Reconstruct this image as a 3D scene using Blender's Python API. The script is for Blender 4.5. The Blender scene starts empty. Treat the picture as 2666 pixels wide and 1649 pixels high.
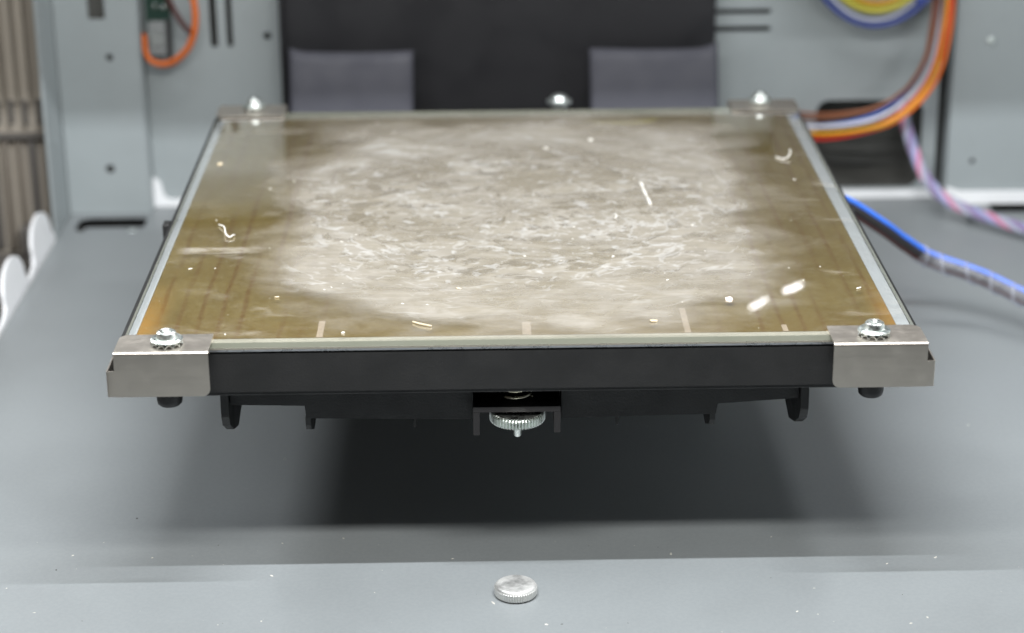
import bpy, bmesh, math, random
from mathutils import Vector, Matrix
random.seed(7)
S = bpy.context.scene
COL = S.collection

# ------------------------------------------------------------------ camera
cd = bpy.data.cameras.new('camera'); cam = bpy.data.objects.new('camera', cd); COL.objects.link(cam)
YAW, PITCH, ROLL = 0.014086, 0.365108, -0.008004
f = Vector((math.sin(YAW)*math.cos(PITCH), math.cos(YAW)*math.cos(PITCH), -math.sin(PITCH)))
r = Vector((math.cos(YAW), -math.sin(YAW), 0)); u = r.cross(f)
r2 = math.cos(ROLL)*r + math.sin(ROLL)*u; u2 = -math.sin(ROLL)*r + math.cos(ROLL)*u
M = Matrix((r2, u2, -f)).transposed().to_4x4(); M.translation = (-0.010513, -0.565927, 0.302108)
cam.matrix_world = M
cd.sensor_fit = 'HORIZONTAL'; cd.sensor_width = 36; cd.lens = 36*5423.08/2666
cd.clip_start = 0.01; cd.clip_end = 20
cd.dof.use_dof = True; cd.dof.focus_distance = 0.635; cd.dof.aperture_fstop = 9.5
S.camera = cam

# ------------------------------------------------------------------ world and lamps
w = bpy.data.worlds.new('World'); S.world = w; w.use_nodes = True
bg = w.node_tree.nodes['Background']; bg.inputs[0].default_value = (1.0, 0.98, 0.95, 1); bg.inputs[1].default_value = 0.008

def strip(name, loc, target, sx, sy, power, col):
    l = bpy.data.lights.new(name, 'AREA'); l.shape = 'RECTANGLE'; l.size = sx; l.size_y = sy
    l.energy = power; l.color = col
    o = bpy.data.objects.new(name, l); COL.objects.link(o); o.location = loc
    d = Vector(target) - Vector(loc)
    o.rotation_euler = d.to_track_quat('-Z', 'Y').to_euler(); return o
# LED strips of the chamber: two across the front of its roof, one low on each side wall
strip('led_strip_roof', (0.0, -0.079, 0.40), (0.0, 0.10, 0.0), 0.30, 0.004, 2.35, (0.935, 0.965, 1.0))
strip('led_strip_front', (0.0, -0.205, 0.40), (0.0, 0.12, 0.05), 0.34, 0.032, 1.8, (1.0, 0.99, 0.96))
strip('led_strip_side', (-0.197, 0.06, 0.165), (-0.05, 0.09, 0.0), 0.16, 0.004, 0.20, (0.97, 0.98, 1.0))
strip('led_strip_side', (0.335, 0.10, 0.11), (0.10, 0.20, 0.03), 0.16, 0.02, 0.20, (0.97, 0.98, 1.0))
strip('led_strip_side', (0.235, 0.06, 0.34), (0.05, 0.09, 0.0), 0.22, 0.02, 0.32, (0.97, 0.98, 1.0))

strip('led_strip_back', (0.0, 0.20, 0.40), (0.0, 0.235, 0.0), 0.34, 0.02, 0.85, (0.97, 0.98, 1.0))
vs = S.view_settings; vs.view_transform = 'Standard'; vs.look = 'None'; vs.exposure = 0.0; vs.gamma = 1.0
S.render.engine = 'CYCLES'
S.cycles.max_bounces = 10; S.cycles.transparent_max_bounces = 16; S.cycles.sample_clamp_indirect = 4

# ------------------------------------------------------------------ node helpers
class NT:
    def __init__(s, mat):
        mat.use_nodes = True; s.t = mat.node_tree; s.n = s.t.nodes; s.n.clear()
    def add(s, typ, ins=None, **props):
        n = s.n.new(typ)
        for k, v in props.items(): setattr(n, k, v)
        if ins:
            for k, v in ins.items(): s.put(n.inputs[k], v)
        return n
    def put(s, sock, v):
        if isinstance(v, bpy.types.NodeSocket): s.t.links.new(v, sock)
        elif v is not None:
            if sock.type == 'RGBA' and len(v) == 3: v = (*v, 1)
            sock.default_value = v
    def m(s, op, a, b=None, c=None, clamp=False):
        n = s.n.new('ShaderNodeMath'); n.operation = op; n.use_clamp = clamp
        for i, v in enumerate((a, b, c)):
            if v is not None: s.put(n.inputs[i], v)
        return n.outputs[0]
    def noise(s, vec, scale, detail=4, rough=.55, dist=0):
        n = s.add('ShaderNodeTexNoise', {'Vector': vec, 'Scale': scale, 'Detail': detail, 'Roughness': rough, 'Distortion': dist})
        return n.outputs['Fac']
    def ramp(s, v, a, b, lo=0., hi=1., smooth=True):
        n = s.n.new('ShaderNodeMapRange'); n.interpolation_type = 'SMOOTHSTEP' if smooth else 'LINEAR'
        for i, x in enumerate((v, a, b, lo, hi)): s.put(n.inputs[i], x)
        return n.outputs[0]
    def mix(s, fac, a, b):
        n = s.n.new('ShaderNodeMix'); n.data_type = 'RGBA'
        s.put(n.inputs[0], fac); s.put(n.inputs[6], a); s.put(n.inputs[7], b); return n.outputs[2]
    def vec(s, x, y, z=0.):
        n = s.n.new('ShaderNodeCombineXYZ'); s.put(n.inputs[0], x); s.put(n.inputs[1], y); s.put(n.inputs[2], z); return n.outputs[0]
    def pos(s):
        return s.add('ShaderNodeNewGeometry').outputs['Position']
    def obj(s):
        return s.add('ShaderNodeTexCoord').outputs['Object']
    def xyz(s, v):
        n = s.n.new('ShaderNodeSeparateXYZ'); s.put(n.inputs[0], v); return n.outputs
    def bump(s, h, strength=.2, dist=.0005):
        return s.add('ShaderNodeBump', {'Height': h, 'Strength': strength, 'Distance': dist}).outputs[0]
    def out(s, sh):
        o = s.n.new('ShaderNodeOutputMaterial'); s.t.links.new(sh, o.inputs[0])
MATS = {}
def mat(name):
    m = bpy.data.materials.new(name); MATS[name] = m; return m, NT(m)
def plain(name, col, rough=.5, metal=0., var=.12, scale=60, bump=.15, bscale=900, spec=.5, coat=0., rvar=.1):
    """painted, moulded or metal surface: small colour drift, grain in the relief, uneven gloss"""
    m, t = mat(name); o = t.obj()
    n = t.noise(o, scale, 5); g = t.noise(o, bscale, 3, .6)
    c = t.mix(n, tuple(x*(1-var) for x in col), tuple(min(1, x*(1+var)) for x in col))
    rg = t.ramp(t.noise(o, scale*1.7, 6), .3, .7, max(.02, rough-rvar), min(1, rough+rvar))
    b = t.add('ShaderNodeBsdfPrincipled', {'Base Color': c, 'Roughness': rg, 'Metallic': metal, 'Specular IOR Level': spec,
              'Coat Weight': coat, 'Normal': t.bump(g, bump, .0003)})
    t.out(b.outputs[0]); return m

# powder-coated sheet metal of the chamber, with dust and fine scratches
def paint(name, col, rough):
    m, t = mat(name); p = t.pos()
    big = t.noise(p, 14, 5, .6); grain = t.noise(p, 1600, 2, .6); fine = t.noise(p, 700, 2, .7)
    c = t.mix(t.ramp(big, .3, .7), tuple(x*.95 for x in col), tuple(min(1, x*1.04) for x in col))
    c = t.mix(t.ramp(fine, .35, .65, 0, .035), c, (.62, .64, .66))
    dust = t.noise(p, 420, 3, .75)
    c = t.mix(t.ramp(dust, .735, .78, 0, .35), c, (.8, .8, .78))
    c = t.mix(t.ramp(t.noise(p, 300, 2, .6, .4), .215, .19, 0, .6), c, (.10, .09, .08))
    rg = t.ramp(big, .2, .8, rough-.06, rough+.06)
    b = t.add('ShaderNodeBsdfPrincipled', {'Base Color': c, 'Roughness': rg, 'Normal': t.bump(grain, .06, .0001)})
    t.out(b.outputs[0]); return m
paint('floor_paint', (.228, .246, .252), .40)
paint('wall_paint', (.325, .360, .366), .45)
plain('white_paint', (.86, .87, .88), .4, var=.04)
plain('black_plastic', (.0150, .0150, .0150), .5, var=.2, bump=.35, bscale=1500)
plain('bracket_black', (.028, .026, .027), .45, var=.2, bump=.2, bscale=1500)
plain('dark_cover', (.0125, .0125, .0150), .55, var=.25, scale=25, bump=.3, bscale=700)
plain('flap_sheet', (.063, .064, .080), .62, var=.10, scale=45, bump=.4, bscale=1200)
plain('dark_void', (.085, .085, .078), .9)
plain('rail_dark', (.05, .05, .05), .5)
plain('zinc', (.78, .84, .81), .36, metal=1., var=.12, scale=400, bump=.1)
plain('zinc_bright', (.84, .88, .84), .34, metal=1., var=.10, scale=300, bump=.08)
plain('washer_dark', (.40, .42, .41), .35, metal=1., var=.2, scale=400)
plain('aluminium', (.80, .81, .83), .33, metal=1., var=.05, scale=200, bump=.12, bscale=2500)
plain('knob_aluminium', (.78, .78, .76), .6, metal=1., var=.03, scale=120, bump=.25, bscale=1800)
plain('front_tape', (.44, .41, .35), .5, var=.07, scale=160)
plain('edge_tape', (.46, .47, .50), .45, var=.07, scale=160, bump=.4, bscale=700)
plain('spring_steel', (.75, .70, .55), .25, metal=1.)
plain('tan_bar', (.50, .45, .38), .5, var=.15, scale=30)
plain('brown_bar', (.19, .165, .135), .5, var=.2, scale=30)
plain('grey_bar', (.12, .11, .10), .5, var=.2, scale=30)
plain('pcb_green', (.010, .038, .026), .4, var=.25, scale=120)
plain('solder', (.6, .62, .6), .3, metal=1.)
plain('connector_white', (.22, .23, .23), .45)
plain('flake_white', (.60, .58, .53), .5)
plain('flake_cream', (.58, .49, .34), .5)
plain('flake_pink', (.72, .60, .54), .5)
plain('speck_dark', (.05, .04, .035), .7)
plain('mark_pale', (.42, .33, .25), .6, var=.12, scale=250)
for nm, c in (('wire_orange', (.70, .15, .015)), ('wire_red', (.55, .025, .012)), ('wire_yellow', (.62, .30, .012)),
              ('wire_white', (.60, .60, .66)), ('wire_blue', (.025, .09, .36)), ('wire_navy', (.035, .06, .25)), ('wire_brown', (.22, .075, .03)),
              ('wire_black', (.018, .016, .017)), ('wire_bright_blue', (.05, .20, .85)), ('wire_maroon', (.07, .022, .02)),
              ('wire_olive', (.42, .38, .05)), ('wire_grey', (.40, .42, .52)), ('wire_purple', (.20, .09, .30)), ('wire_pink', (.65, .16, .30)),
              ('wire_lilac', (.32, .34, .60))):
    plain(nm, c, .42, var=.08, scale=80, bump=.05)

# brushed stainless clamps
m, t = mat('stainless'); o = t.obj(); x, y, z = t.xyz(o)
br = t.noise(t.vec(t.m('MULTIPLY', x, 60), t.m('MULTIPLY', y, 3000), t.m('MULTIPLY', z, 3000)), 1.0, 3, .6)
sp = t.noise(o, 180, 5, .65)
c = t.mix(sp, (.655, .60, .53), (.725, .672, .60))
rg = t.m('ADD', t.ramp(br, .3, .7, .36, .41), t.ramp(sp, .4, .75, 0, .06))
b = t.add('ShaderNodeBsdfPrincipled', {'Base Color': c, 'Metallic': 1., 'Roughness': rg, 'Normal': t.bump(br, .012, .0001)})
t.out(b.outputs[0])

# amber heater film under the glass: polyimide with faint orange tracks running front to back
m, t = mat('heater_film'); p = t.pos(); x, y, z = t.xyz(p)
blot = t.noise(p, 28, 6, .65); grain = t.noise(p, 520, 4, .7)
c = t.mix(t.ramp(blot, .3, .7), (.140, .092, .022), (.198, .140, .045))
wob = t.m('ADD', x, t.m('MULTIPLY', t.m('SUBTRACT', t.noise(p, 18, 2), .5), .003))
tr = t.m('ABSOLUTE', t.m('SUBTRACT', t.m('FRACT', t.m('DIVIDE', wob, .0062)), .5))
trk = t.m('MULTIPLY', t.ramp(tr, .17, .05, 0, 1), t.ramp(t.noise(t.vec(t.m('MULTIPLY', x, 160), t.m('MULTIPLY', y, 10)), 1., 3, .6), .36, .58))
trk = t.m('MULTIPLY', trk, t.ramp(t.m('ABSOLUTE', x), .045, .070))
c = t.mix(t.m('MULTIPLY', trk, .8), c, (.125, .062, .012))
edge = t.ramp(t.m('ABSOLUTE', x), .104, .1125)
c = t.mix(t.m('MULTIPLY', edge, t.ramp(y, .06, .0)), c, (.40, .20, .035))
c = t.mix(t.m('MULTIPLY', t.ramp(y, .03, .0), .35), c, (.20, .125, .038))
c = t.mix(t.ramp(grain, .35, .75, 0, .35), c, (.25, .20, .095))
b = t.add('ShaderNodeBsdfPrincipled', {'Base Color': c, 'Roughness': .45, 'Normal': t.bump(grain, .2, .0003)})
t.out(b.outputs[0])

# clear plate glass: fresnel mirror over a clear body, faint green in the edges
m, t = mat('plate_glass')
lw = t.add('ShaderNodeFresnel', {'IOR': 1.52})
tr = t.add('ShaderNodeBsdfTransparent', {'Color': (.975, .985, .97)})
g1 = t.add('ShaderNodeBsdfGlossy', {'Color': (1, 1, 1), 'Roughness': .025})
g2 = t.add('ShaderNodeBsdfGlossy', {'Color': (1, 1, 1), 'Roughness': .24})
gl = t.add('ShaderNodeMixShader', {0: .14, 1: g1.outputs[0], 2: g2.outputs[0]})
front = t.m('SUBTRACT', 1., t.add('ShaderNodeNewGeometry').outputs['Backfacing'])
fr = t.m('MULTIPLY', t.m('MULTIPLY', lw.outputs[0], 2.6, clamp=True), front)
mx = t.add('ShaderNodeMixShader', {0: fr, 1: tr.outputs[0], 2: gl.outputs[0]})
t.out(mx.outputs[0])
m, t = mat('glass_edge')
b = t.add('ShaderNodeBsdfPrincipled', {'Base Color': t.mix(t.noise(t.pos(), 90, 4), (.28, .29, .225), (.35, .355, .29)), 'Roughness': .3})
t.out(b.outputs[0])

# dried glue smeared and scraped on the glass
m, t = mat('glue_residue'); p = t.pos(); x, y, z = t.xyz(p)
uu = t.m('DIVIDE', t.m('SUBTRACT', x, .003), .081); vv = t.m('DIVIDE', t.m('SUBTRACT', y, .1215), .116)
d = t.m('POWER', t.m('ADD', t.m('POWER', t.m('ABSOLUTE', uu), 3.4), t.m('POWER', t.m('ABSOLUTE', vv), 3.4)), 1/3.4)
wv = t.vec(t.m('MULTIPLY', x, 20), t.m('MULTIPLY', y, 30))
lob = t.m('MULTIPLY', t.m('SUBTRACT', t.noise(wv, 1., 3, .5, .5), .5), .50)
dd = t.m('ADD', d, lob)
body = t.ramp(dd, 1.10, .86)                     # smeared main patch, lobed at its rim
thin = t.ramp(dd, 1.18, 1.02)
cx = t.m('SUBTRACT', x, -.002); cy = t.m('SUBTRACT', y, .118)
rr = t.m('SQRT', t.m('ADD', t.m('MULTIPLY', cx, cx), t.m('MULTIPLY', cy, cy)))
th = t.m('ARCTAN2', cy, cx)
warp = t.m('MULTIPLY', t.m('SUBTRACT', t.noise(p, 38, 3), .5), .016)
rw = t.m('ADD', rr, warp)
smear = t.noise(t.vec(t.m('MULTIPLY', x, 26), t.m('MULTIPLY', y, 44), 2.2), 1., 4, .55, .6)
strk = t.noise(t.vec(t.m('MULTIPLY', x, 90), t.m('MULTIPLY', y, 135), 7.3), 1., 6, .62, .7)
gap = t.noise(t.vec(t.m('MULTIPLY', rw, 165), t.m('MULTIPLY', th, 5.5), 3.1), 1., 4, .58, .5)
flk = t.noise(t.vec(t.m('MULTIPLY', x, 190), t.m('MULTIPLY', y, 270), 1.3), 1., 4, .6, 1.0)
fine = t.noise(t.vec(t.m('MULTIPLY', rw, 85), t.m('MULTIPLY', th, 2.6), 9.), 1., 3, .5, .3)
line = t.ramp(t.m('ABSOLUTE', t.m('SUBTRACT', fine, .5)), .030, .0)
ctr = t.ramp(t.m('ADD', rr, t.m('MULTIPLY', lob, .06)), .098, .060)   # the middle, where parts were scraped off
base = t.m('ADD', .40, t.m('MULTIPLY', t.ramp(smear, .34, .66), .20))
hs = t.noise(t.vec(t.m('MULTIPLY', x, 46), t.m('MULTIPLY', t.m('ADD', y, t.m('MULTIPLY', lob, .02)), 330), 5.), 1., 4, .6, .4)
base = t.m('ADD', base, t.m('ADD', t.m('MULTIPLY', t.m('SUBTRACT', strk, .5), .24), t.m('MULTIPLY', t.m('SUBTRACT', hs, .5), .28)))
miss = t.m('MULTIPLY', t.ramp(gap, .50, .60), t.ramp(strk, .36, .58))
base = t.m('MULTIPLY', base, t.m('SUBTRACT', 1., t.m('MULTIPLY', t.m('MULTIPLY', miss, ctr), .45)))
white = t.m('MULTIPLY', t.ramp(flk, .56, .66), t.m('ADD', .12, t.m('MULTIPLY', ctr, .88)))
wl = t.m('MAXIMUM', white, t.m('MULTIPLY', t.m('MULTIPLY', line, t.ramp(smear, .42, .6)), .7))
base = t.m('ADD', base, t.m('MULTIPLY', wl, .20))
a = t.m('MULTIPLY', body, base, clamp=True)
a = t.m('MAXIMUM', a, t.m('MULTIPLY', thin, t.ramp(smear, .35, .6, .06, .22)))
# loose smears outside the main patch
sm = t.noise(t.vec(t.m('MULTIPLY', x, 30), t.m('MULTIPLY', y, 75), 4.), 1., 5, .6, .5)
a = t.m('MAXIMUM', a, t.ramp(sm, .58, .76, 0, .26))
a = t.m('MAXIMUM', a, t.ramp(t.noise(p, 60, 5, .7), .5, .8, 0.0, .12))
# a wiped streak by the left edge
wx = t.m('MULTIPLY', t.ramp(x, -.1125, -.105), t.ramp(x, -.075, -.090)); wy = t.ramp(t.m('ABSOLUTE', t.m('SUBTRACT', t.m('ADD', y, t.m('MULTIPLY', lob, .008)), .0785)), .0042, .002)
a = t.m('MAXIMUM', a, t.m('MULTIPLY', t.m('MULTIPLY', wx, wy), t.ramp(strk, .35, .6, .12, .4)))
c = t.mix(t.ramp(strk, .35, .65), (.375, .345, .292), (.415, .388, .345))
c = t.mix(wl, c, (.47, .46, .44))
df = t.add('ShaderNodeBsdfPrincipled', {'Base Color': c, 'Roughness': .42, 'Normal': t.bump(t.m('ADD', flk, strk), .4, .0006)})
tp = t.add('ShaderNodeBsdfTransparent')
mx = t.add('ShaderNodeMixShader', {0: a, 1: tp.outputs[0], 2: df.outputs[0]})
t.out(mx.outputs[0])

# yellowed tape scrap under the glass, and the clear plastic spiral wrap
plain('tape_yellow', (.36, .30, .085), .5, var=.2, scale=120)
m, t = mat('clear_wrap')
tp = t.add('ShaderNodeBsdfTransparent', {'Color': (.93, .94, .97)})
df = t.add('ShaderNodeBsdfPrincipled', {'Base Color': (.74, .75, .80), 'Roughness': .25})
mx = t.add('ShaderNodeMixShader', {0: t.ramp(t.noise(t.obj(), 150, 3), .3, .7, .11, .22), 1: tp.outputs[0], 2: df.outputs[0]})
t.out(mx.outputs[0])
m, t = mat('led_lit')
e = t.add('ShaderNodeEmission', {'Color': (1, .98, 1), 'Strength': 11.})
t.out(e.outputs[0])

# ------------------------------------------------------------------ mesh helpers
def link(name, bm, material, parent=None, smooth=False, angle=None, recalc=True):
    if recalc: bmesh.ops.recalc_face_normals(bm, faces=bm.faces)
    me = bpy.data.meshes.new(name); bm.to_mesh(me); bm.free()
    if smooth:
        for p_ in me.polygons: p_.use_smooth = True
        if angle is not None: me.set_sharp_from_angle(angle=math.radians(angle))
    o = bpy.data.objects.new(name, me); COL.objects.link(o)
    for mm in ([material] if isinstance(material, str) else material): me.materials.append(MATS[mm])
    if parent is not None: o.parent = parent
    return o
def tag(o, label=None, cat=None, group=None, kind=None):
    if label: o['label'] = label
    if cat: o['category'] = cat
    if group: o['group'] = group
    if kind: o['kind'] = kind
    return o
def empty(name, loc, label, cat, group=None):
    o = bpy.data.objects.new(name, None); COL.objects.link(o); o.location = loc; o.empty_display_size = .01
    return tag(o, label, cat, group)
def keep(o, parent):
    """parent a mesh written in world coordinates to a thing whose Empty stands at its base"""
    o.parent = parent; o.matrix_parent_inverse = Matrix.Translation(parent.location).inverted(); return o
def part(name, bm, material, parent, **k):
    return keep(link(name, bm, material, None, **k), parent)
def sub(name, bm, material, parent_part, **k):
    o = link(name, bm, material, None, **k); o.parent = parent_part
    o.matrix_parent_inverse = (parent_part.matrix_parent_inverse.inverted() if False else Matrix.Identity(4)); return o
def box(bm, x0, x1, y0, y1, z0, z1, bev=0, seg=2):
    vs_ = [bm.verts.new((x, y, z)) for z in (z0, z1) for y in (y0, y1) for x in (x0, x1)]
    F = [(0, 1, 3, 2), (4, 6, 7, 5), (0, 4, 5, 1), (2, 3, 7, 6), (0, 2, 6, 4), (1, 5, 7, 3)]
    fs = [bm.faces.new([vs_[i] for i in q]) for q in F]
    if bev:
        es = list({e for q in fs for e in q.edges})
        bmesh.ops.bevel(bm, geom=es, offset=bev, segments=seg, affect='EDGES', profile=.5)
    return bm
def B(*a, **k): return box(bmesh.new(), *a, **k)
def prism(bm, pts, axis, a, b, bev=0):
    """outline pts (2D) extruded along an axis from a to b"""
    def P(q, t_):
        return {'x': (t_, q[0], q[1]), 'y': (q[0], t_, q[1]), 'z': (q[0], q[1], t_)}[axis]
    v0 = [bm.verts.new(P(q, a)) for q in pts]; v1 = [bm.verts.new(P(q, b)) for q in pts]
    n = len(pts); fs = [bm.faces.new(v0), bm.faces.new(v1[::-1])]
    for i in range(n): fs.append(bm.faces.new((v0[i], v1[i], v1[(i+1) % n], v0[(i+1) % n])))
    if bev:
        es = list({e for q in fs for e in q.edges})
        bmesh.ops.bevel(bm, geom=es, offset=bev, segments=2, affect='EDGES', profile=.5)
    return bm
def rrect(x0, x1, y0, y1, rad, n=6):
    out = []
    for cx_, cy_, a0 in ((x1-rad, y1-rad, 0), (x0+rad, y1-rad, 90), (x0+rad, y0+rad, 180), (x1-rad, y0+rad, 270)):
        for i in range(n+1):
            a = math.radians(a0+90*i/n); out.append((cx_+rad*math.cos(a), cy_+rad*math.sin(a)))
    return out
def lathe(bm, prof, c, n=48, teeth=None):
    """profile [(radius, z)] turned about a vertical axis at c; teeth(i) scales the radius of rows flagged True"""
    rows = []
    for k_, q in enumerate(prof):
        rad, z = q[0], q[1]; kn = len(q) > 2 and q[2]
        if rad < 1e-7: rows.append([bm.verts.new((c[0], c[1], c[2]+z))]); continue
        row = []
        for i in range(n):
            a = 2*math.pi*i/n; R_ = rad-(kn if (kn and i % 3 == 0) else 0)
            row.append(bm.verts.new((c[0]+R_*math.cos(a), c[1]+R_*math.sin(a), c[2]+z)))
        rows.append(row)
    for A_, B_ in zip(rows, rows[1:]):
        for i in range(n):
            j = (i+1) % n
            if len(A_) == 1 and len(B_) == 1: continue
            if len(A_) == 1: bm.faces.new((A_[0], B_[i], B_[j]))
            elif len(B_) == 1: bm.faces.new((A_[i], A_[j], B_[0]))
            else: bm.faces.new((A_[i], A_[j], B_[j], B_[i]))
    return bm
def spline(pts, n=12):
    P = [Vector(q) for q in pts]; P = [P[0]*2-P[1]] + P + [P[-1]*2-P[-2]]; out = []
    for i in range(1, len(P)-2):
        a, b_, c_, d_ = P[i-1:i+3]
        for k_ in range(n):
            s = k_/n
            out.append(.5*((2*b_)+(c_-a)*s+(2*a-5*b_+4*c_-d_)*s*s+(3*b_-a-3*c_+d_)*s**3))
    out.append(P[-2]); return out
def tube(bm, path, rad, n=10, cap=True):
    rings = []; up = None
    for i, p_ in enumerate(path):
        tg = (path[min(i+1, len(path)-1)]-path[max(i-1, 0)]).normalized()
        if up is None: up = tg.orthogonal().normalized()
        up = (up-tg*up.dot(tg)).normalized(); sd = tg.cross(up)
        R_ = rad(i/(len(path)-1)) if callable(rad) else rad
        rings.append([bm.verts.new(p_+up*(R_*math.cos(2*math.pi*k_/n))+sd*(R_*math.sin(2*math.pi*k_/n))) for k_ in range(n)])
    for A_, B_ in zip(rings, rings[1:]):
        for k_ in range(n): bm.faces.new((A_[k_], A_[(k_+1) % n], B_[(k_+1) % n], B_[k_]))
    if cap: bm.faces.new(rings[0][::-1]); bm.faces.new(rings[-1])
    return bm
def wire(pts, rad, n=10, seg=12): return tube(bmesh.new(), spline(pts, seg), rad, n)
def cut(o, cutters):
    """subtract closed meshes from a sheet, so that slots and holes are real"""
    for bm in cutters:
        c = link('cutter', bm, 'dark_void')
        md = o.modifiers.new('b', 'BOOLEAN'); md.operation = 'DIFFERENCE'; md.object = c; md.solver = 'EXACT'
        dg = bpy.context.evaluated_depsgraph_get(); dg.update()
        me = bpy.data.meshes.new_from_object(o.evaluated_get(dg)); o.modifiers.clear()
        old = o.data; o.data = me; bpy.data.meshes.remove(old)
        cm = c.data; bpy.data.objects.remove(c); bpy.data.meshes.remove(cm)
    return o
def cyl_y(x, z, rad, y0, y1, n=24):
    return prism(bmesh.new(), [(x+rad*math.cos(2*math.pi*i/n), z+rad*math.sin(2*math.pi*i/n)) for i in range(n)], 'y', y0, y1)
def pris(*a, **k): return prism(bmesh.new(), *a, **k)

# ------------------------------------------------------------------ chamber: floor and walls
YB, YC = .378, .366
fl = tag(link('floor', B(-.2035, .34, -.19, .3775, -.0012, 0), 'floor_paint'), kind='structure')
cut(fl, [pris(rrect(-.198, -.1665, .3395, .3622, .0055), 'z', -.01, .01), pris(rrect(.2265, .262, .345, .3695, .0055), 'z', -.01, .01)])
keep(link('sunken_tray', B(-.1955, -.158, .325, .3562, -.0045, -.0035), 'floor_paint'), fl)
keep(link('sunken_tray', B(.22, .27, .335, .3630, -.0045, -.0035), 'floor_paint'), fl)
keep(link('underfloor', B(-.2034, .34, -.18, .3774, -.0085, -.0075), 'dark_void'), fl)

bw = tag(link('back_wall', B(-.1675, .2035, YB, YB+.0012, .0, .166), 'wall_paint'), kind='structure')
slots = [pris(rrect(-.1351, -.1316, .0761, .125, .0012), 'y', .37, .39), pris(rrect(-.1275, -.1246, .0761, .125, .0012), 'y', .37, .39),
         pris(rrect(.080, .1232, .0889, .0912, .001), 'y', .37, .39), pris(rrect(.080, .1233, .0807, .0832, .001), 'y', .37, .39),
         cyl_y(-.1089, .0812, .0018, .37, .39),
         pris(rrect(.1462, .1965, .0045, .0475, .006), 'y', .37, .39)]
cut(bw, slots)
keep(link('wall_back_void', B(-.21, .34, .40, .401, -.008, .32), 'dark_void'), bw)
keep(link('upper_panel', B(-.204, .34, YC-.003, YC-.0015, .1665, .32), 'rail_dark'), bw)
keep(link('reflection_blocker', B(.1240, .345, .3632, .3655, .1040, .1664), 'rail_dark'), bw)  # unseen dark plates, added to darken the right side of the glass reflection
keep(link('reflection_blocker', B(.0972, .1238, .3632, .3655, .1340, .1664), 'rail_dark'), bw)
# bottom flange of the wall, bent up into a small tab at its end
keep(link('bottom_flange', pris([(-.1675, .0002), (-.108, .0002), (-.108, .0034), (-.1585, .0036), (-.1610, .0055), (-.1622, .0115), (-.1640, .0140), (-.1672, .0140)], 'y', .3752, .3768), 'white_paint'), bw)
keep(link('bottom_flange', B(.100, .2060, .3752, .3768, .0002, .0040), 'white_paint'), bw)

for nm, x0, x1, holes in (('corner_column', -.2038, -.1662, [pris(rrect(-.1882, -.1806, .0925, .112, .0008), 'y', .35, .3685), cyl_y(-.180, .0747, .0017, .35, .3685), cyl_y(-.1836, .0218, .0021, .35, .3685)]),
                          ('corner_column', .2066, .345, [cyl_y(.2184, .0207, .0013, .35, .3685)])):
    bm = bmesh.new(); box(bm, x0, x1, YC, YC+.0012, 0.0001, .166)
    c = tag(link(nm, bm, 'wall_paint'), kind='structure')
    cut(c, holes)
    xs = x1 if x0 < 0 else x0
    xs += .0007 if x0 > 0 else 0
    keep(link('return_face', B(xs-.0006, xs+.0006, YC+.0013, YB-.0002, 0.0001, .166), 'wall_paint'), c)
    keep(link('column_void', B(x0+.002, x1-.002, YC+.004, YC+.005, .001, .165), 'dark_void'), c)
    if x0 > 0:
        keep(link('bottom_flange', pris([(x0+.0002, .0002), (x1, .0002), (x1, .0056), (x0+.007, .0064), (x0+.0002, .0086)], 'y', YC-.0018, YC-.0004), 'white_paint'), c)

lw_ = tag(link('left_wall', B(-.2052, -.2040, .3325, .3655, -.001, .30), 'wall_paint'), kind='structure')
cut(lw_, [prism(bmesh.new(), rrect(.3475, .3500, .040, .058, .001), 'x', -.21, -.20)])
# scalloped bright lip along the foot of the side opening: two rounded tabs
pts = [(.330, -.001), (.19, -.001), (.19, .0006)]
for yc in (.2490, .3075):
    w_ = .0215
    pts += [(yc-w_-.008, .0012), (yc-w_, .0030)]
    for i in range(13):
        a = math.pi*(1-i/12); pts.append((yc+w_*.90*math.cos(a), .0055+.0128*math.sin(a)**.8))
    pts += [(yc+w_, .0030), (yc+w_+.0005, .0012)]
pts[-1] = (.330, .0012)
lip = pris(pts, 'x', -.2056, -.2041)
for v in lip.verts: v.co.x -= max(0, v.co.z)*.12
keep(link('scalloped_lip', lip, 'white_paint'), lw_)
keep(link('upper_wall', B(-.2052, -.2040, -.19, .332, .167, .30), 'wall_paint'), lw_)
keep(link('outer_panel', B(-.2520, -.2505, -.19, .3570, -.06, .30), 'grey_bar'), lw_)
rw_ = tag(link('right_wall', B(.3455, .3467, -.19, .366, 0, .30), 'wall_paint'), kind='structure')
cb = tag(link('gantry_shade_beam', B(-.2, .34, .0496, .068, .2975, .42), 'rail_dark'), kind='structure')  # unseen gantry beam, added to cut the strips' light on the upper wall

# ------------------------------------------------------------------ things at the back
g = empty('side_grille', (-.22, .35, -.06), 'tan vertical ribbed grille beyond the opening in the left side wall', 'grille')
for i in range(5):
    xx = -.2372+i*.0062
    part('bar', B(xx, xx+.0046, .3500-.0012*(i % 2), .3535, .0580, .26, bev=.0008), 'tan_bar', g, smooth=True, angle=40)
    part('lower_bar', B(xx+.001, xx+.0048, .3515-.0008*(i % 2), .3540, -.012, .0415, bev=.0006), 'brown_bar' if i % 3 else 'grey_bar', g, smooth=True, angle=40)
    part('dark_tooth', B(xx+.0008, xx+.0030, .3480, .3494, .0490, .0600), 'grey_bar', g)
part('cross_bar', B(-.240, -.2062, .3478, .3520, .0416, .0440, bev=.0005), 'grey_bar', g)
part('backing', B(-.250, -.2060, .3545, .3560, -.06, .26), 'tan_bar', g)
part('sill', B(-.242, -.2065, .18, .3480, -.0150, -.0125, bev=.0006), 'grey_bar', g)
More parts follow.
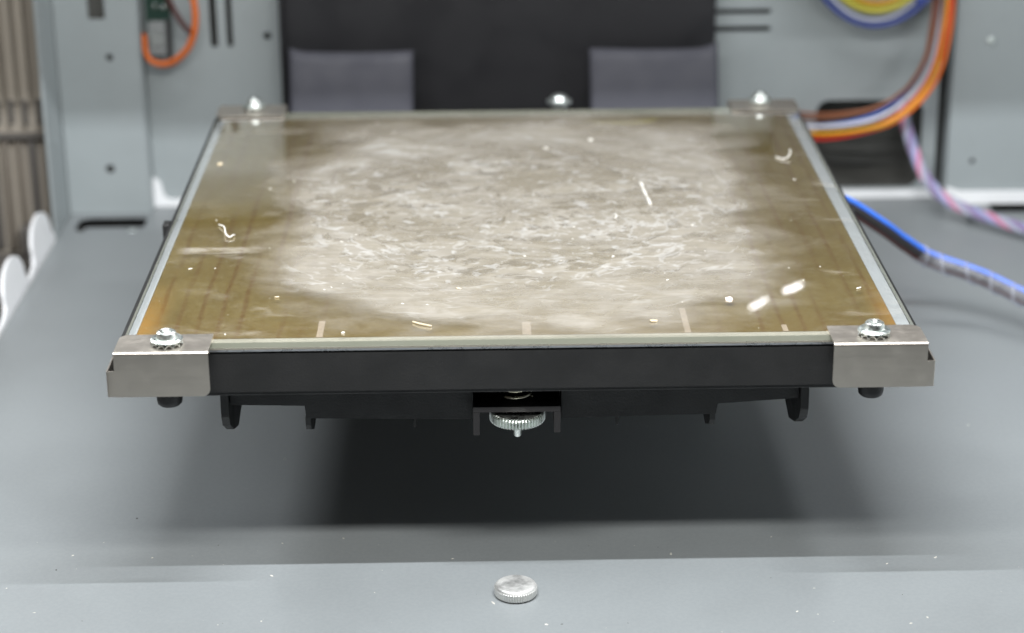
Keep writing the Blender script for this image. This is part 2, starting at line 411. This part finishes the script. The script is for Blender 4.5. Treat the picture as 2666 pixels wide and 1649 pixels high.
part('dark_block', B(-.2225, -.2110, .3400, .3490, -.0120, .0020, bev=.001), 'grey_bar', g)

dc = empty('dark_cover_panel', (0, .368, 0), 'black cover panel behind the bed between the grey walls', 'panel')
part('sheet', B(-.1016, .0968, .3690, .3705, 0.0, .166, bev=.0004), 'dark_cover', dc)
part('side_fold', B(-.1016, -.1004, .3612, .3688, 0.0, .166), 'dark_cover', dc)
def flap(x0, x1, lift0, lift1, label):
    bm = bmesh.new(); nx, nz = 18, 14; V = []
    for j in range(nz+1):
        s = j/nz; row = []
        for i in range(nx+1):
            q = i/nx; x_ = x0+(x1-x0)*q
            top = .0785+lift0*max(0, 1-q/.16)**2+lift1*max(0, (q-.84)/.16)**2-.0006*math.sin(q*math.pi)
            z_ = .004+(top-.004)*s
            y_ = .3540-.010*(1-s)**1.2+.0035*s**6+.0006*math.sin(q*5+1)*s
            row.append(bm.verts.new((x_+(.0012 if x0 > 0 else -.0008)*(1-s), y_, z_)))
        V.append(row)
    for j in range(nz):
        for i in range(nx): bm.faces.new((V[j][i], V[j][i+1], V[j+1][i+1], V[j+1][i]))
    e = link('rubber_flap', bm, 'flap_sheet', smooth=True)
    md = e.modifiers.new('s', 'SOLIDIFY'); md.thickness = .0008
    tag(e, label, 'flap', 'grey flaps behind the bed')
flap(-.0972, -.0413, .0018, 0, 'matte grey flap behind the bed on the circuit board side')
flap(.0385, .0965, 0, .0026, 'matte grey flap behind the bed on the cable harness side')

# circuit board with its plug, and the orange lead looping under it
pc = empty('circuit_board', (-.157, .374, .085), 'small green circuit board with a white plug on the back wall', 'circuit board')
part('board', B(-.1630, -.1517, .3715, .3730, .0762, .125), 'pcb_green', pc)
part('mount', B(-.1625, -.1525, .3732, .3778, .079, .12), 'dark_void', pc)
for xx, zz in ((-.1586, .0972), (-.1548, .0968), (-.1590, .1035), (-.1550, .1040)):
    bm = bmesh.new(); bmesh.ops.create_icosphere(bm, subdivisions=2, radius=.0011, matrix=Matrix.Translation((xx, .3712, zz))); part('solder_joint', bm, 'solder', pc, smooth=True)
pl = part('plug', B(-.1617, -.1533, .3655, .3713, .0757, .0906, bev=.0006), 'connector_white', pc)
bm = B(-.1604, -.1546, .3650, .3656, .0800, .0868); sub('plug_window', bm, 'solder', pl).matrix_parent_inverse = Matrix.Translation(pc.location).inverted() @ Matrix.Translation(pc.location)
part('side_bracket', B(-.1532, -.1518, .3650, .3714, .0735, .0908), 'wire_black', pc)
ol = empty('orange_lead', (-.152, .366, .0714), 'orange and dark brown wire loop hanging below the circuit board', 'wire')
part('orange_wire', wire([(-.1637, .3680, .0840), (-.1634, .3665, .0780), (-.1618, .3660, .0738), (-.1575, .3655, .0718), (-.1515, .3655, .0728), (-.1448, .3655, .0782), (-.1412, .3655, .0855), (-.1400, .3660, .0930), (-.1405, .3660, .101), (-.143, .366, .112)], .00115), 'wire_orange', ol, smooth=True)
part('orange_wire', wire([(-.1640, .3690, .0850), (-.1638, .3680, .0775), (-.1618, .3672, .0728), (-.1572, .3668, .0706), (-.1508, .3668, .0718), (-.1440, .3668, .0776), (-.1405, .3668, .0850), (-.1393, .3670, .0930), (-.1398, .3670, .101), (-.142, .367, .112)], .00095), 'wire_orange', ol, smooth=True)
part('brown_wire', wire([(-.1420, .3655, .0858), (-.1448, .3650, .0892), (-.1490, .3650, .0965), (-.1515, .3650, .1030), (-.153, .366, .112)], .0014), 'wire_maroon', ol, smooth=True)

# thick harness coming out of the wall opening and rising along the column
hn = empty('wire_harness', (.17, .36, .04), 'thick bundle of orange, yellow, red and white wires leaving the wall opening', 'cable')
base = [(.1400, .372, .0345), (.1500, .362, .0375), (.1610, .355, .0410), (.1720, .351, .0450), (.1820, .350, .0515), (.1900, .350, .0605), (.1950, .350, .0715), (.1975, .351, .0840), (.1990, .353, .0960), (.1998, .355, .112)]
rw2 = random.Random(21)
def strand(fan, depth, m_, rad, sink=0.):
    # wires lie side by side across the opening, then gather, crossing a little, into a loose bundle
    P = []; ph = rw2.random()*6.28
    for i, q in enumerate(base):
        k_ = i/(len(base)-1); s_ = .42+.58*max(0, 1-k_*1.5)
        nx_, nz_ = (-.45, .9) if k_ < .45 else (-.95, .3)
        e = fan*s_+.0009*math.sin(ph+k_*5.)
        P.append((q[0]+nx_*e, q[1]+depth+sink*max(0, k_-.2)+.0008*math.cos(ph+k_*4), q[2]+nz_*e))
    return part('wire', wire(P, rad), m_, hn, smooth=True)
for fan, depth, m_, rad, sink in ((-.0046, .0, 'wire_orange', .00085, 0), (-.0033, -.0010, 'wire_red', .0009, 0), (-.0020, .0008, 'wire_red', .0008, .004),
                                  (-.0008, -.0012, 'wire_yellow', .0009, 0), (.0010, .0012, 'wire_white', .00085, .022),
                                  (.0026, .0022, 'wire_blue', .0008, .020), (.0062, .0040, 'wire_brown', .0007, .006), (.0085, .0052, 'wire_brown', .0008, .004), (-.0026, .0034, 'wire_yellow', .0008, 0)):
    strand(fan, depth, m_, rad, sink)

# sleeved violet cable from the same opening down to the floor
pcb_ = empty('sleeved_cable', (.20, .345, 0.0), 'violet and pink cable in a clear sleeve curving down to the floor', 'cable')
vb = [(.1850, .3740, .0470), (.1862, .3640, .0380), (.1890, .3560, .0280), (.1930, .3480, .0185), (.2000, .3390, .0115), (.2090, .3310, .0082), (.2190, .3200, .0072), (.2290, .3090, .0065), (.2420, .296, .006), (.262, .284, .006)]
def off(P, dx, dy, dz): return [(q[0]+dx, q[1]+dy, q[2]+dz) for q in P]
def twist(P, R_, turns, ph):
    L = spline(P, 12); out = []
    for i, q in enumerate(L):
        a = ph+turns*2*math.pi*i/(len(L)-1); tg = (L[min(i+1, len(L)-1)]-L[max(i-1, 0)]).normalized()
        s1 = tg.orthogonal().normalized(); s1 = Vector((0, 0, 1)).cross(tg).normalized(); s2 = tg.cross(s1)
        out.append(q+s1*R_*math.cos(a)+s2*R_*math.sin(a))
    return out
for i, m_ in enumerate(('wire_pink', 'wire_lilac', 'wire_purple', 'wire_grey')):
    part('wire', tube(bmesh.new(), twist(vb, .0014, 5, i*math.pi/2), .00125, 8), m_, pcb_, smooth=True)
part('sleeve', tube(bmesh.new(), spline(vb, 12), .0031, 14, cap=False), 'clear_wrap', pcb_, smooth=True)
ft = empty('cable_foot', (.2145, .347, 0), 'small black clip on the floor beside the sleeved cable', 'clip')
part('pad', B(.2125, .2165, .3405, .3445, 0, .0016, bev=.0004), 'black_plastic', ft)
part('hook', B(.2137, .2155, .3430, .3444, .0016, .0050, bev=.0004), 'black_plastic', ft)

# blue and olive wires drooping from above
lp = empty('drooping_wires', (.168, .362, .087), 'loop of navy and olive wires drooping on the back wall', 'wire')
def droop(c, dz, x0, x1, y_, m_, rad, bot):
    n = 9; P = []
    for i in range(n):
        q = i/(n-1); P.append((x0+(x1-x0)*q, y_, bot+(.116-bot)*(abs(2*q-1)**2.1)+dz))
    return part('wire', wire(P, rad), m_, lp, smooth=True)
droop(0, 0, .133, .2035, .3600, 'wire_navy', .0010, .0868)
droop(0, 0, .137, .1990, .3620, 'wire_grey', .0010, .0890)
droop(0, 0, .136, .2010, .3630, 'wire_navy', .0007, .0880)
droop(0, 0, .139, .1980, .3610, 'wire_olive', .0011, .0932)
droop(0, 0, .141, .1960, .3620, 'wire_olive', .0012, .0950)
droop(0, 0, .143, .1940, .3605, 'wire_yellow', .0009, .0972)
part('tie', B(.1862, .1905, .3585, .3640, .0965, .1000, bev=.0006), 'wire_navy', lp)

# screws on the column and in the floor cut-out
def dome_screw(name, c, R_, label, axis='z', group=None, m_='zinc'):
    bm = bmesh.new(); lathe(bm, [(0, R_*.75), (R_*.35, R_*.70), (R_*.68, R_*.52), (R_*.92, R_*.22), (R_, 0), (R_*.98, -R_*.1), (0, -R_*.1)], (0, 0, 0), 24)
    if axis == 'y': bmesh.ops.rotate(bm, verts=bm.verts, cent=(0, 0, 0), matrix=Matrix.Rotation(math.radians(90), 3, 'X'))
    o_ = link(name, bm, m_, smooth=True, angle=50); o_.location = c
    return tag(o_, label, 'screw', group)
dome_screw('wall_screw', (.2229, YC-.0003, .0779), .0019, 'round zinc screw high on the right corner column', 'y')
dome_screw('tray_screw', (-.1725, .3485, -.0032), .0020, 'bright round screw in the sunken floor cut-out')

# ------------------------------------------------------------------ the print bed
pb = empty('print_bed', (0, .125, .0), 'heated print bed with glue-smeared glass plate in a black frame', 'print bed')
# frame: black moulded tray
FR = pris(rrect(-.1186, .1186, -.0030, .2560, .0022, 4), 'z', .0636, .0770)
es = [e for e in FR.edges if abs(e.verts[0].co.z-e.verts[1].co.z) < 1e-6]
bmesh.ops.bevel(FR, geom=es, offset=.0007, segments=2, affect='EDGES')
part('frame', FR, 'black_plastic', pb, smooth=True, angle=35)
for sx in (-1, 1):
    for y0, y1 in ((-.0108, -.0032), (.2562, .2575)):
        part('corner_lug', B(*sorted((sx*.0945, sx*.1160)), y0, y1, .0672, .0786, bev=.0006), 'black_plastic', pb)
# aluminium plate, film, glass
part('base_plate', pris(rrect(-.1160, .1160, -.0031, .2478, .001, 3), 'z', .07705, .07765), 'aluminium', pb)
part('edge_strip', B(-.1157, -.1135, -.0031, .2478, .0777, .07815), 'edge_tape', pb)
part('edge_strip', B(.1117, .1157, -.0031, .2478, .0777, .07815), 'edge_tape', pb)
part('edge_strip', B(-.1134, .1116, -.0031, .0045, .0777, .07812), 'front_tape', pb)
part('edge_strip', B(-.1134, .1116, .2442, .2478, .0777, .07812), 'front_tape', pb)
part('heater_film', B(-.1134, .1116, .0046, .2441, .0777, .07820), 'heater_film', pb)
gb = pris(rrect(-.1158, .1158, -.0033, .2479, .0008, 3), 'z', .07832, .0800)
gp = part('glass_plate', gb, ['plate_glass', 'glass_edge'], pb)
for q in gp.data.polygons:
    if abs(q.normal.z) < .5: q.material_index = 1
gr = bmesh.new(); fv = [gr.verts.new(v) for v in ((-.1150, -.0020, .08004), (.1150, -.0020, .08004), (.1150, .2470, .08004), (-.1150, .2470, .08004))]; gr.faces.new(fv)
part('glue_residue', gr, 'glue_residue', pb)
# pale gaps in the film at its front edge, and a scrap of yellowed tape at the back
for x0, x1, y0, y1 in ((-.0601, -.0582, .0047, .0180), (.0006, .0032, .0047, .0150), (.0485, .0503, .0047, .0250), (.0775, .0791, .0047, .0100)):
    part('film_gap', B(x0, x1, y0, y1, .07822, .07826), 'mark_pale', pb)
bm = bmesh.new()
prism(bm, [(.028, .2375), (.037, .2330), (.047, .2305), (.055, .2325), (.0605, .2385), (.0585, .2395), (.049, .2352), (.038, .2358)], 'z', .07822, .07828)
part('tape_scrap', bm, 'tape_yellow', pb)

# stainless corner clamps, bent from one sheet
def clamp_mesh(sx, rear):
    bm = bmesh.new()
    X0, X1 = -.1168, -.0897                  # outer, inner
    zt = .0809; rb = .0008; yb = .0018; yf = -.0125 if not rear else -.0105; zb = .0672
    n_top, n_arc, n_fl, nu = 6, 6, 8, 40
    if rear: yb, yf = .0050, -.0122
    rows = []
    us = [X0+(X1-X0)*i/nu for i in range(nu+1)]
    us = sorted(set(us+[X1-.0022*(1-math.cos(a*math.pi/16)) for a in range(1, 9)]+[X0+.003*(1-math.cos(a*math.pi/16)) for a in range(1, 9)]))
    cols = []
    for x_ in us:
        d1 = X1-x_; d0 = x_-X0
        cut_b = .0022-math.sqrt(max(0, .0022**2-(.0022-d1)**2)) if d1 < .0022 else 0
        cut_t = .003-math.sqrt(max(0, .003**2-(.003-d0)**2)) if d0 < .003 else 0
        col = []
        y0 = yb-cut_t
        for q_ in (0, .25, .5, .75, .93, .99, 1): col.append((x_, y0+(yf+rb-y0)*q_, zt))
        for i in range(1, n_arc+1):
            a = math.pi/2*i/n_arc; col.append((x_, yf+rb-rb*math.sin(a), zt-rb+rb*math.cos(a)))
        z1 = zb+cut_b
        for q_ in (.02, .1, .3, .5, .7, .85, 1): col.append((x_, yf, zt-rb+(z1-zt+rb)*q_))
        cols.append([bm.verts.new(c_) for c_ in col])
    for A_, B_ in zip(cols, cols[1:]):
        for i in range(len(A_)-1): bm.faces.new((A_[i], A_[i+1], B_[i+1], B_[i]))
    # side flange: folds back from the front flange, its top edge lower than the plate
    zs = [zb+.0001, (zb+.0752)/2, .0752]; path = [(X0, yf)]
    for i in range(0, 4):
        a = math.pi/2*i/3; path.append((X0-.0019-.0005*math.sin(a), yf+.0005-.0005*math.cos(a)))
    path += [(X0-.0024, yf+.006), (X0-.0024, yb-.001)]
    pass
    L = [[bm.verts.new((q[0], q[1], z_)) for z_ in zs] for q in path]
    for A_, B_ in zip(L, L[1:]):
        for i in range(2): bm.faces.new((A_[i], A_[i+1], B_[i+1], B_[i]))
    for v in bm.verts:
        if sx > 0: v.co.x = -v.co.x
        if rear: v.co.y = .2455-v.co.y
    if (sx > 0) != rear: bmesh.ops.reverse_faces(bm, faces=bm.faces)
    return bm
def screw_parts(par, x, y):
    T = Matrix.Translation(pb.location).inverted()
    def s_(nm, bm, m_, ang=35):
        o_ = link(nm, bm, m_, smooth=True, angle=ang); o_.parent = par; return o_
    z = .0810
    # toothed lock washer
    bm = bmesh.new(); n = 36; ring = []
    for i in range(n):
        a = 2*math.pi*i/n; hi = (i % 3) == 0
        Ro = .0042 if (i % 3) else .0047
        zz = z+.0010 if not hi else z+.0002
        ring.append((bm.verts.new((x+.0026*math.cos(a), y+.0026*math.sin(a), z+.0009)), bm.verts.new((x+Ro*math.cos(a), y+Ro*math.sin(a), zz)),
                     bm.verts.new((x+Ro*math.cos(a), y+Ro*math.sin(a), zz-.0004 if hi else zz-.0005))))
    for i in range(n):
        A_, B_ = ring[i], ring[(i+1) % n]
        bm.faces.new((A_[0], A_[1], B_[1], B_[0])); bm.faces.new((A_[1], A_[2], B_[2], B_[1]))
    s_('lock_washer', bm, 'washer_dark', 20)
    s_('shank', lathe(bmesh.new(), [(0, .0012), (.0025, .0012), (.0025, -.0010), (0, -.0010)], (x, y, z), 20), 'washer_dark')
    s_('washer', lathe(bmesh.new(), [(.0010, .0021), (.0042, .0020), (.0047, .0016), (.0047, .0012), (.0043, .0010), (.0010, .0010)], (x, y, z), 48), 'zinc')
    # hex head with a domed, dished top
    bm = bmesh.new(); prof = [(0, .0034), (.0010, .0034), (.0013, .0038), (.0022, .0040), (.0027, .0037), (.0029, .0031), (.0030, .0022), (.0031, .0020), (.0010, .0018)]
    lathe(bm, prof, (x, y, z), 36)
    s_('screw_head', bm, 'zinc_bright')
for sx in (-1, 1):
    for rear in (False, True):
        c = part('corner_clamp', clamp_mesh(sx, rear), 'stainless', pb, smooth=True, angle=20, recalc=False)
        md = c.modifiers.new('s', 'SOLIDIFY'); md.thickness = .0004; md.offset = -1
        dg = bpy.context.evaluated_depsgraph_get(); dg.update()
        me = bpy.data.meshes.new_from_object(c.evaluated_get(dg)); c.modifiers.clear(); c.data = me
        me.set_sharp_from_angle(angle=math.radians(32))      # crisp cut edges round the sheet
        screw_parts(c, sx*.1022, -.0058 if not rear else .2515)
# rear middle screw
rs = part('rear_screw', lathe(bmesh.new(), [(0, .0052), (.0018, .0050), (.0032, .0042), (.0040, .0030), (.0044, .0028), (.0052, .0024), (.0052, .0016), (.0030, .0014), (.0022, -.008), (0, -.008)], (.0212, .2610, .0780), 32), 'zinc', pb, smooth=True, angle=40)
part('rear_tab', B(.0130, .0295, .2562, .2685, .0700, .0735, bev=.0006), 'black_plastic', pb)

# carrier under the frame: stepped plate, fins, bosses
prof = [(-.0868, .0634), (-.0866, .0562), (-.0646, .0556), (-.0642, .0515), (-.0146, .0505), (-.0146, .0634)]
part('carrier', pris(prof, 'y', .0065, .20), 'black_plastic', pb)
prof = [(.0121, .0634), (.0121, .0505), (.0585, .0512), (.0590, .0545), (.0700, .0552), (.0832, .0560), (.0833, .0634)]
part('carrier', pris(prof, 'y', .0065, .20), 'black_plastic', pb)
part('carrier', B(-.0145, .0120, .030, .20, .050, .0634), 'black_plastic', pb)
part('light_block_arm', B(-.085, .082, .2002, .352, .010, .0440, bev=.001), 'black_plastic', pb)  # hidden arm, added wide and low to block bounced light under the bed
big = [(.0035, .0634), (.0035, .0535), (.0055, .0500), (.0140, .0450), (.0250, .0415), (.0460, .0470), (.0580, .0634)]
part('fin', prism(bmesh.new(), big, 'x', -.0892, -.0869), 'black_plastic', pb)
part('fin', prism(bmesh.new(), big, 'x', .0834, .0858), 'black_plastic', pb)
sm_ = [(.0070, .0515), (.0072, .0490), (.0090, .0468), (.0190, .0425), (.0330, .0440), (.0400, .0515)]
part('small_fin', prism(bmesh.new(), sm_, 'x', -.0646, -.0630), 'black_plastic', pb)
part('small_fin', prism(bmesh.new(), sm_, 'x', .0568, .0584), 'black_plastic', pb)
for x_ in (-.0318, .0290): part('rib', B(x_-.0004, x_+.0004, .0072, .15, .0478, .0508), 'black_plastic', pb)
for sx in (-1, 1):
    part('boss', lathe(bmesh.new(), [(0, .0), (.0030, .0), (.0036, .0006), (.0038, .0018), (.0038, .0055), (0, .0055)], (sx*.1040, .0030, .0583), 32), 'black_plastic', pb, smooth=True, angle=40)
part('bottom_lip', B(-.1165, .1165, -.0012, .0060, .0624, .0635, bev=.0004), 'black_plastic', pb)
# levelling bracket, spring, thumb nut on its screw
bm = bmesh.new(); box(bm, -.0143, .0117, .0020, .0295, .0546, .0562); box(bm, -.0143, -.0124, .0020, .0200, .0472, .0545); box(bm, .0098, .0117, .0020, .0200, .0478, .0545)
part('levelling_bracket', bm, 'bracket_black', pb)
sp_ = [Vector((-.0011+.0045*math.cos(a), .0085+.0045*math.sin(a), .0567+.0021*a/(2*math.pi))) for a in [i*2*math.pi/28 for i in range(28*3+8)]]
part('spring', tube(bmesh.new(), sp_, .00042, 8), 'spring_steel', pb, smooth=True)
nut = part('thumb_nut', lathe(bmesh.new(), [(0, .0030), (.0066, .0030), (.0072, .0032), (.0080, .0031, .0009), (.00835, .0027, .0012), (.00835, .0006, .0012), (.0079, .0001, .0008), (.0060, -.0004), (.0015, -.0006), (0, -.0006)], (-.0011, .0062, .0502), 156), 'zinc_bright', pb, smooth=True, angle=25)
part('levelling_screw', lathe(bmesh.new(), [(0, -.0052), (.0009, -.0052), (.0012, -.0048), (.0012, .0029), (0, .0029)], (-.0011, .0062, .0502), 20), 'zinc_bright', pb, smooth=True, angle=40)
# side clips that hold wires under the rim
part('side_clip', B(-.1208, -.1182, .1150, .1200, .0700, .0772, bev=.0005), 'black_plastic', pb)
part('side_clip', B(.1182, .1200, .1290, .1330, .0715, .0750, bev=.0005), 'black_plastic', pb)

# heater cable: blue, black and maroon wires going into clear spiral wrap
hc = empty('heater_cable', (.16, .20, .03), 'blue and black heater cable in clear spiral wrap beside the bed', 'cable')
hb = [(.1100, .178, .0620), (.1200, .1850, .0600), (.1291, .1915, .0560), (.1449, .1998, .0440), (.1550, .2067, .0352), (.1665, .2105, .0272), (.1850, .2020, .0225), (.2010, .1900, .0175), (.2200, .172, .014), (.25, .14, .013)]
part('blue_wire', wire(off(hb, .0006, .0006, .0022), .0012), 'wire_bright_blue', hc, smooth=True)
part('black_wire', wire(off(hb, 0, -.0008, .0002), .0017), 'wire_black', hc, smooth=True)
part('maroon_wire', wire(off(hb, -.0006, -.0004, -.0014), .0013), 'wire_maroon', hc, smooth=True)
lo = off(hb, .0006, .0012, -.0022); lo[0] = (lo[0][0], lo[0][1], lo[0][2]+.003); lo[1] = (lo[1][0], lo[1][1], lo[1][2]+.0018)
part('blue_wire', wire(lo, .0009), 'wire_bright_blue', hc, smooth=True)
L = spline(hb, 16); i0 = int(len(L)*.505)
seg = L[i0:]
part('spiral_wrap', tube(bmesh.new(), seg, .0036, 18, cap=False), 'clear_wrap', hc, smooth=True)
H = []; turns = 9; per = 14
for i in range(turns*per+1):
    q = i/(turns*per)*(len(seg)-1); a0 = int(min(q, len(seg)-2)); P_ = seg[a0].lerp(seg[a0+1], q-a0); tg = (seg[a0+1]-seg[a0]).normalized()
    s1 = Vector((0, 0, 1)).cross(tg).normalized(); s2 = tg.cross(s1); a = 2*math.pi*i/per
    H.append(P_+s1*.00375*math.cos(a)+s2*.00375*math.sin(a))
part('wrap_edge', tube(bmesh.new(), H, .00060, 6), 'clear_wrap', hc, smooth=True)

# ------------------------------------------------------------------ knurled knob on the floor
kn = empty('floor_knob', (-.0022, -.0100, 0), 'small knurled aluminium thumb knob on the floor in front of the bed', 'knob')
part('rim', lathe(bmesh.new(), [(.0056, .0003), (.00615, .0004), (.0065, .0008, .0003), (.0065, .0027, .0003), (.0062, .0029)], (-.0022, -.0100, 0), 150), 'knob_aluminium', kn, smooth=True, angle=30)
part('cap', lathe(bmesh.new(), [(.0063, .00282), (.0060, .0034), (.0056, .00365), (.0053, .0037), (0, .00365)], (-.0022, -.0100, 0), 72), 'knob_aluminium', kn, smooth=True, angle=25)
part('foot', lathe(bmesh.new(), [(0, .00002), (.0057, .00002), (.0057, .00045), (0, .00045)], (-.0022, -.0100, 0), 48), 'speck_dark', kn)

# ------------------------------------------------------------------ LED bars on the upper back panel (seen mirrored in the glass)
for a, b_, lab in (((.1154, .2097), (.1246, .2043), 'short lit lamp bar on the upper back panel, the higher one'), ((.1311, .2012), (.1409, .1974), 'short lit lamp bar on the upper back panel, the lower one')):
    e = empty('lamp_bar', (a[0], .3625, a[1]), lab, 'lamp', 'lamp bars on the upper back panel')
    d_ = (Vector((b_[0], 0, b_[1]))-Vector((a[0], 0, a[1])))
    part('housing', tube(bmesh.new(), [Vector((a[0], .3622, a[1])), Vector((b_[0], .3622, b_[1]))], .0022, 8), 'connector_white', e)
    part('lit_strip', tube(bmesh.new(), [Vector((a[0], .3604, a[1]))+d_*.08, Vector((a[0], .3604, a[1]))+d_*.92], .0007, 10), 'led_lit', e, smooth=True)

# ------------------------------------------------------------------ scraps and dust
ZG = .0801
def strand_thing(pts, rad, label, m_='flake_white'):
    o_ = link('plastic_strand', wire([(x, y, ZG+h) for x, y, h in pts], rad, 8, 8), m_, smooth=True)
    return tag(o_, label, 'plastic strand', 'plastic strands on the glass')
strand_thing([(-.0999, .1045, .0004), (-.0978, .1005, .0010), (-.0968, .0955, .0016), (-.0962, .0925, .0011), (-.0948, .0905, .0006), (-.0938, .0918, .0008), (-.0934, .0932, .0004)], .00025, 'white crooked plastic strand on the bare amber side of the glass')
strand_thing([(.0985, .1770, .0003), (.1000, .1742, .0004), (.1020, .1738, .0006), (.1036, .1760, .0016), (.1040, .1790, .0024)], .00025, 'white hook-shaped plastic strand near the rear corner by the wire harness')
strand_thing([(-.0318, .0108, .0003), (-.0300, .0090, .0004), (-.0280, .0078, .0004), (-.0262, .0070, .0003)], .00028, 'thin cream plastic strand by the front edge of the glass', 'flake_cream')
strand_thing([(.0458, .147, .0003), (.0462, .1425, .0004), (.0464, .136, .0004), (.0470, .128, .0004), (.0475, .121, .0003)], lambda q: .00032+.00034*abs(math.sin(q*9)), 'beaded white plastic line on the smeared middle of the glass')
strand_thing([(.0345, .1105, .0003), (.0350, .1080, .0005), (.0343, .1062, .0003)], .00032, 'tiny white curl beside the beaded plastic line')
def chip(c, s, seed, flat=.45):
    rnd = random.Random(seed); bm = bmesh.new(); bmesh.ops.create_icosphere(bm, subdivisions=1, radius=1)
    a = rnd.random()*6.28
    for v in bm.verts:
        q = v.co*(.7+.6*rnd.random()); q = Vector((q.x*s[0], q.y*s[1], q.z*min(s)*flat))
        v.co = Vector((c[0]+q.x*math.cos(a)-q.y*math.sin(a), c[1]+q.x*math.sin(a)+q.y*math.cos(a), c[2]+q.z))
    return bm
for x_, y_, sx, sy, m_, lab in ((-.0742, .0336, .0009, .0006, 'flake_cream', 'cream plastic crumb at the edge of the glue patch'),
                                (.0395, .0090, .0011, .0010, 'flake_cream', 'round cream plastic crumb by the front edge of the glass'),
                                (-.1078, .1768, .0012, .0006, 'flake_cream', 'cream plastic crumb beside the rear left white edge strip'),
                                (.1049, .0351, .0012, .0004, 'flake_white', 'white plastic sliver beside the right white edge strip'),
                                (.0642, .0272, .0016, .0014, 'flake_pink', 'pinkish plastic flake beside the lamp reflection'),
                                (-.0185, .0395, .0010, .0005, 'flake_cream', 'small orange-cream crumb on the front of the glue patch'),
                                (.0135, .1925, .0012, .0009, 'flake_white', 'white crumb on the rear of the glue patch'),
                                (.0310, .2030, .0011, .0011, 'flake_white', 'white crumb near the rear glue edge'),
                                (-.0520, .0030, .0006, .0006, 'flake_white', 'white dot of plastic by the front glass edge')):
    tag(link('plastic_flake', chip((x_, y_, ZG+.0002), (sx, sy), hash((x_, y_)) % 999), m_, smooth=True, angle=40), lab, 'plastic flake', 'plastic flakes on the glass')
def dust(name, n, fn, smin, smax, m_, label, seed):
    rnd = random.Random(seed); bm = bmesh.new()
    for i in range(n):
        x_, y_, z_ = fn(rnd); s = smin+(smax-smin)*rnd.random()**3; a = rnd.random()*6.28; el = 1+rnd.random()*2
        vs_ = []
        for k_ in range(5):
            b_ = 2*math.pi*k_/5; px, py = s*el*math.cos(b_)*(.7+.5*rnd.random()), s*math.sin(b_)*(.7+.5*rnd.random())
            vs_.append(bm.verts.new((x_+px*math.cos(a)-py*math.sin(a), y_+px*math.sin(a)+py*math.cos(a), z_+.00004)))
        top = bm.verts.new((x_, y_, z_+s*.8))
        for k_ in range(5): bm.faces.new((vs_[k_], vs_[(k_+1) % 5], top))
    return tag(link(name, bm, m_), label, 'dust', kind='stuff')
dust('glass_crumbs', 170, lambda q: (q.uniform(-.112, .110), q.uniform(0, .243)**1.0, .08006), .00007, .00034, 'flake_white', 'tiny pale plastic crumbs scattered over the glass plate', 3)
dust('floor_dust', 75, lambda q: (q.uniform(-.19, .19), q.uniform(-.045, .03) if q.random() < .75 else q.uniform(-.04, .2), 0), .00008, .00042, 'flake_white', 'tiny pale dust specks scattered on the grey floor', 5)
dust('floor_grit', 16, lambda q: (q.uniform(-.19, .19), q.uniform(-.045, .05), 0), .00012, .00045, 'speck_dark', 'few dark grit specks on the grey floor', 9)
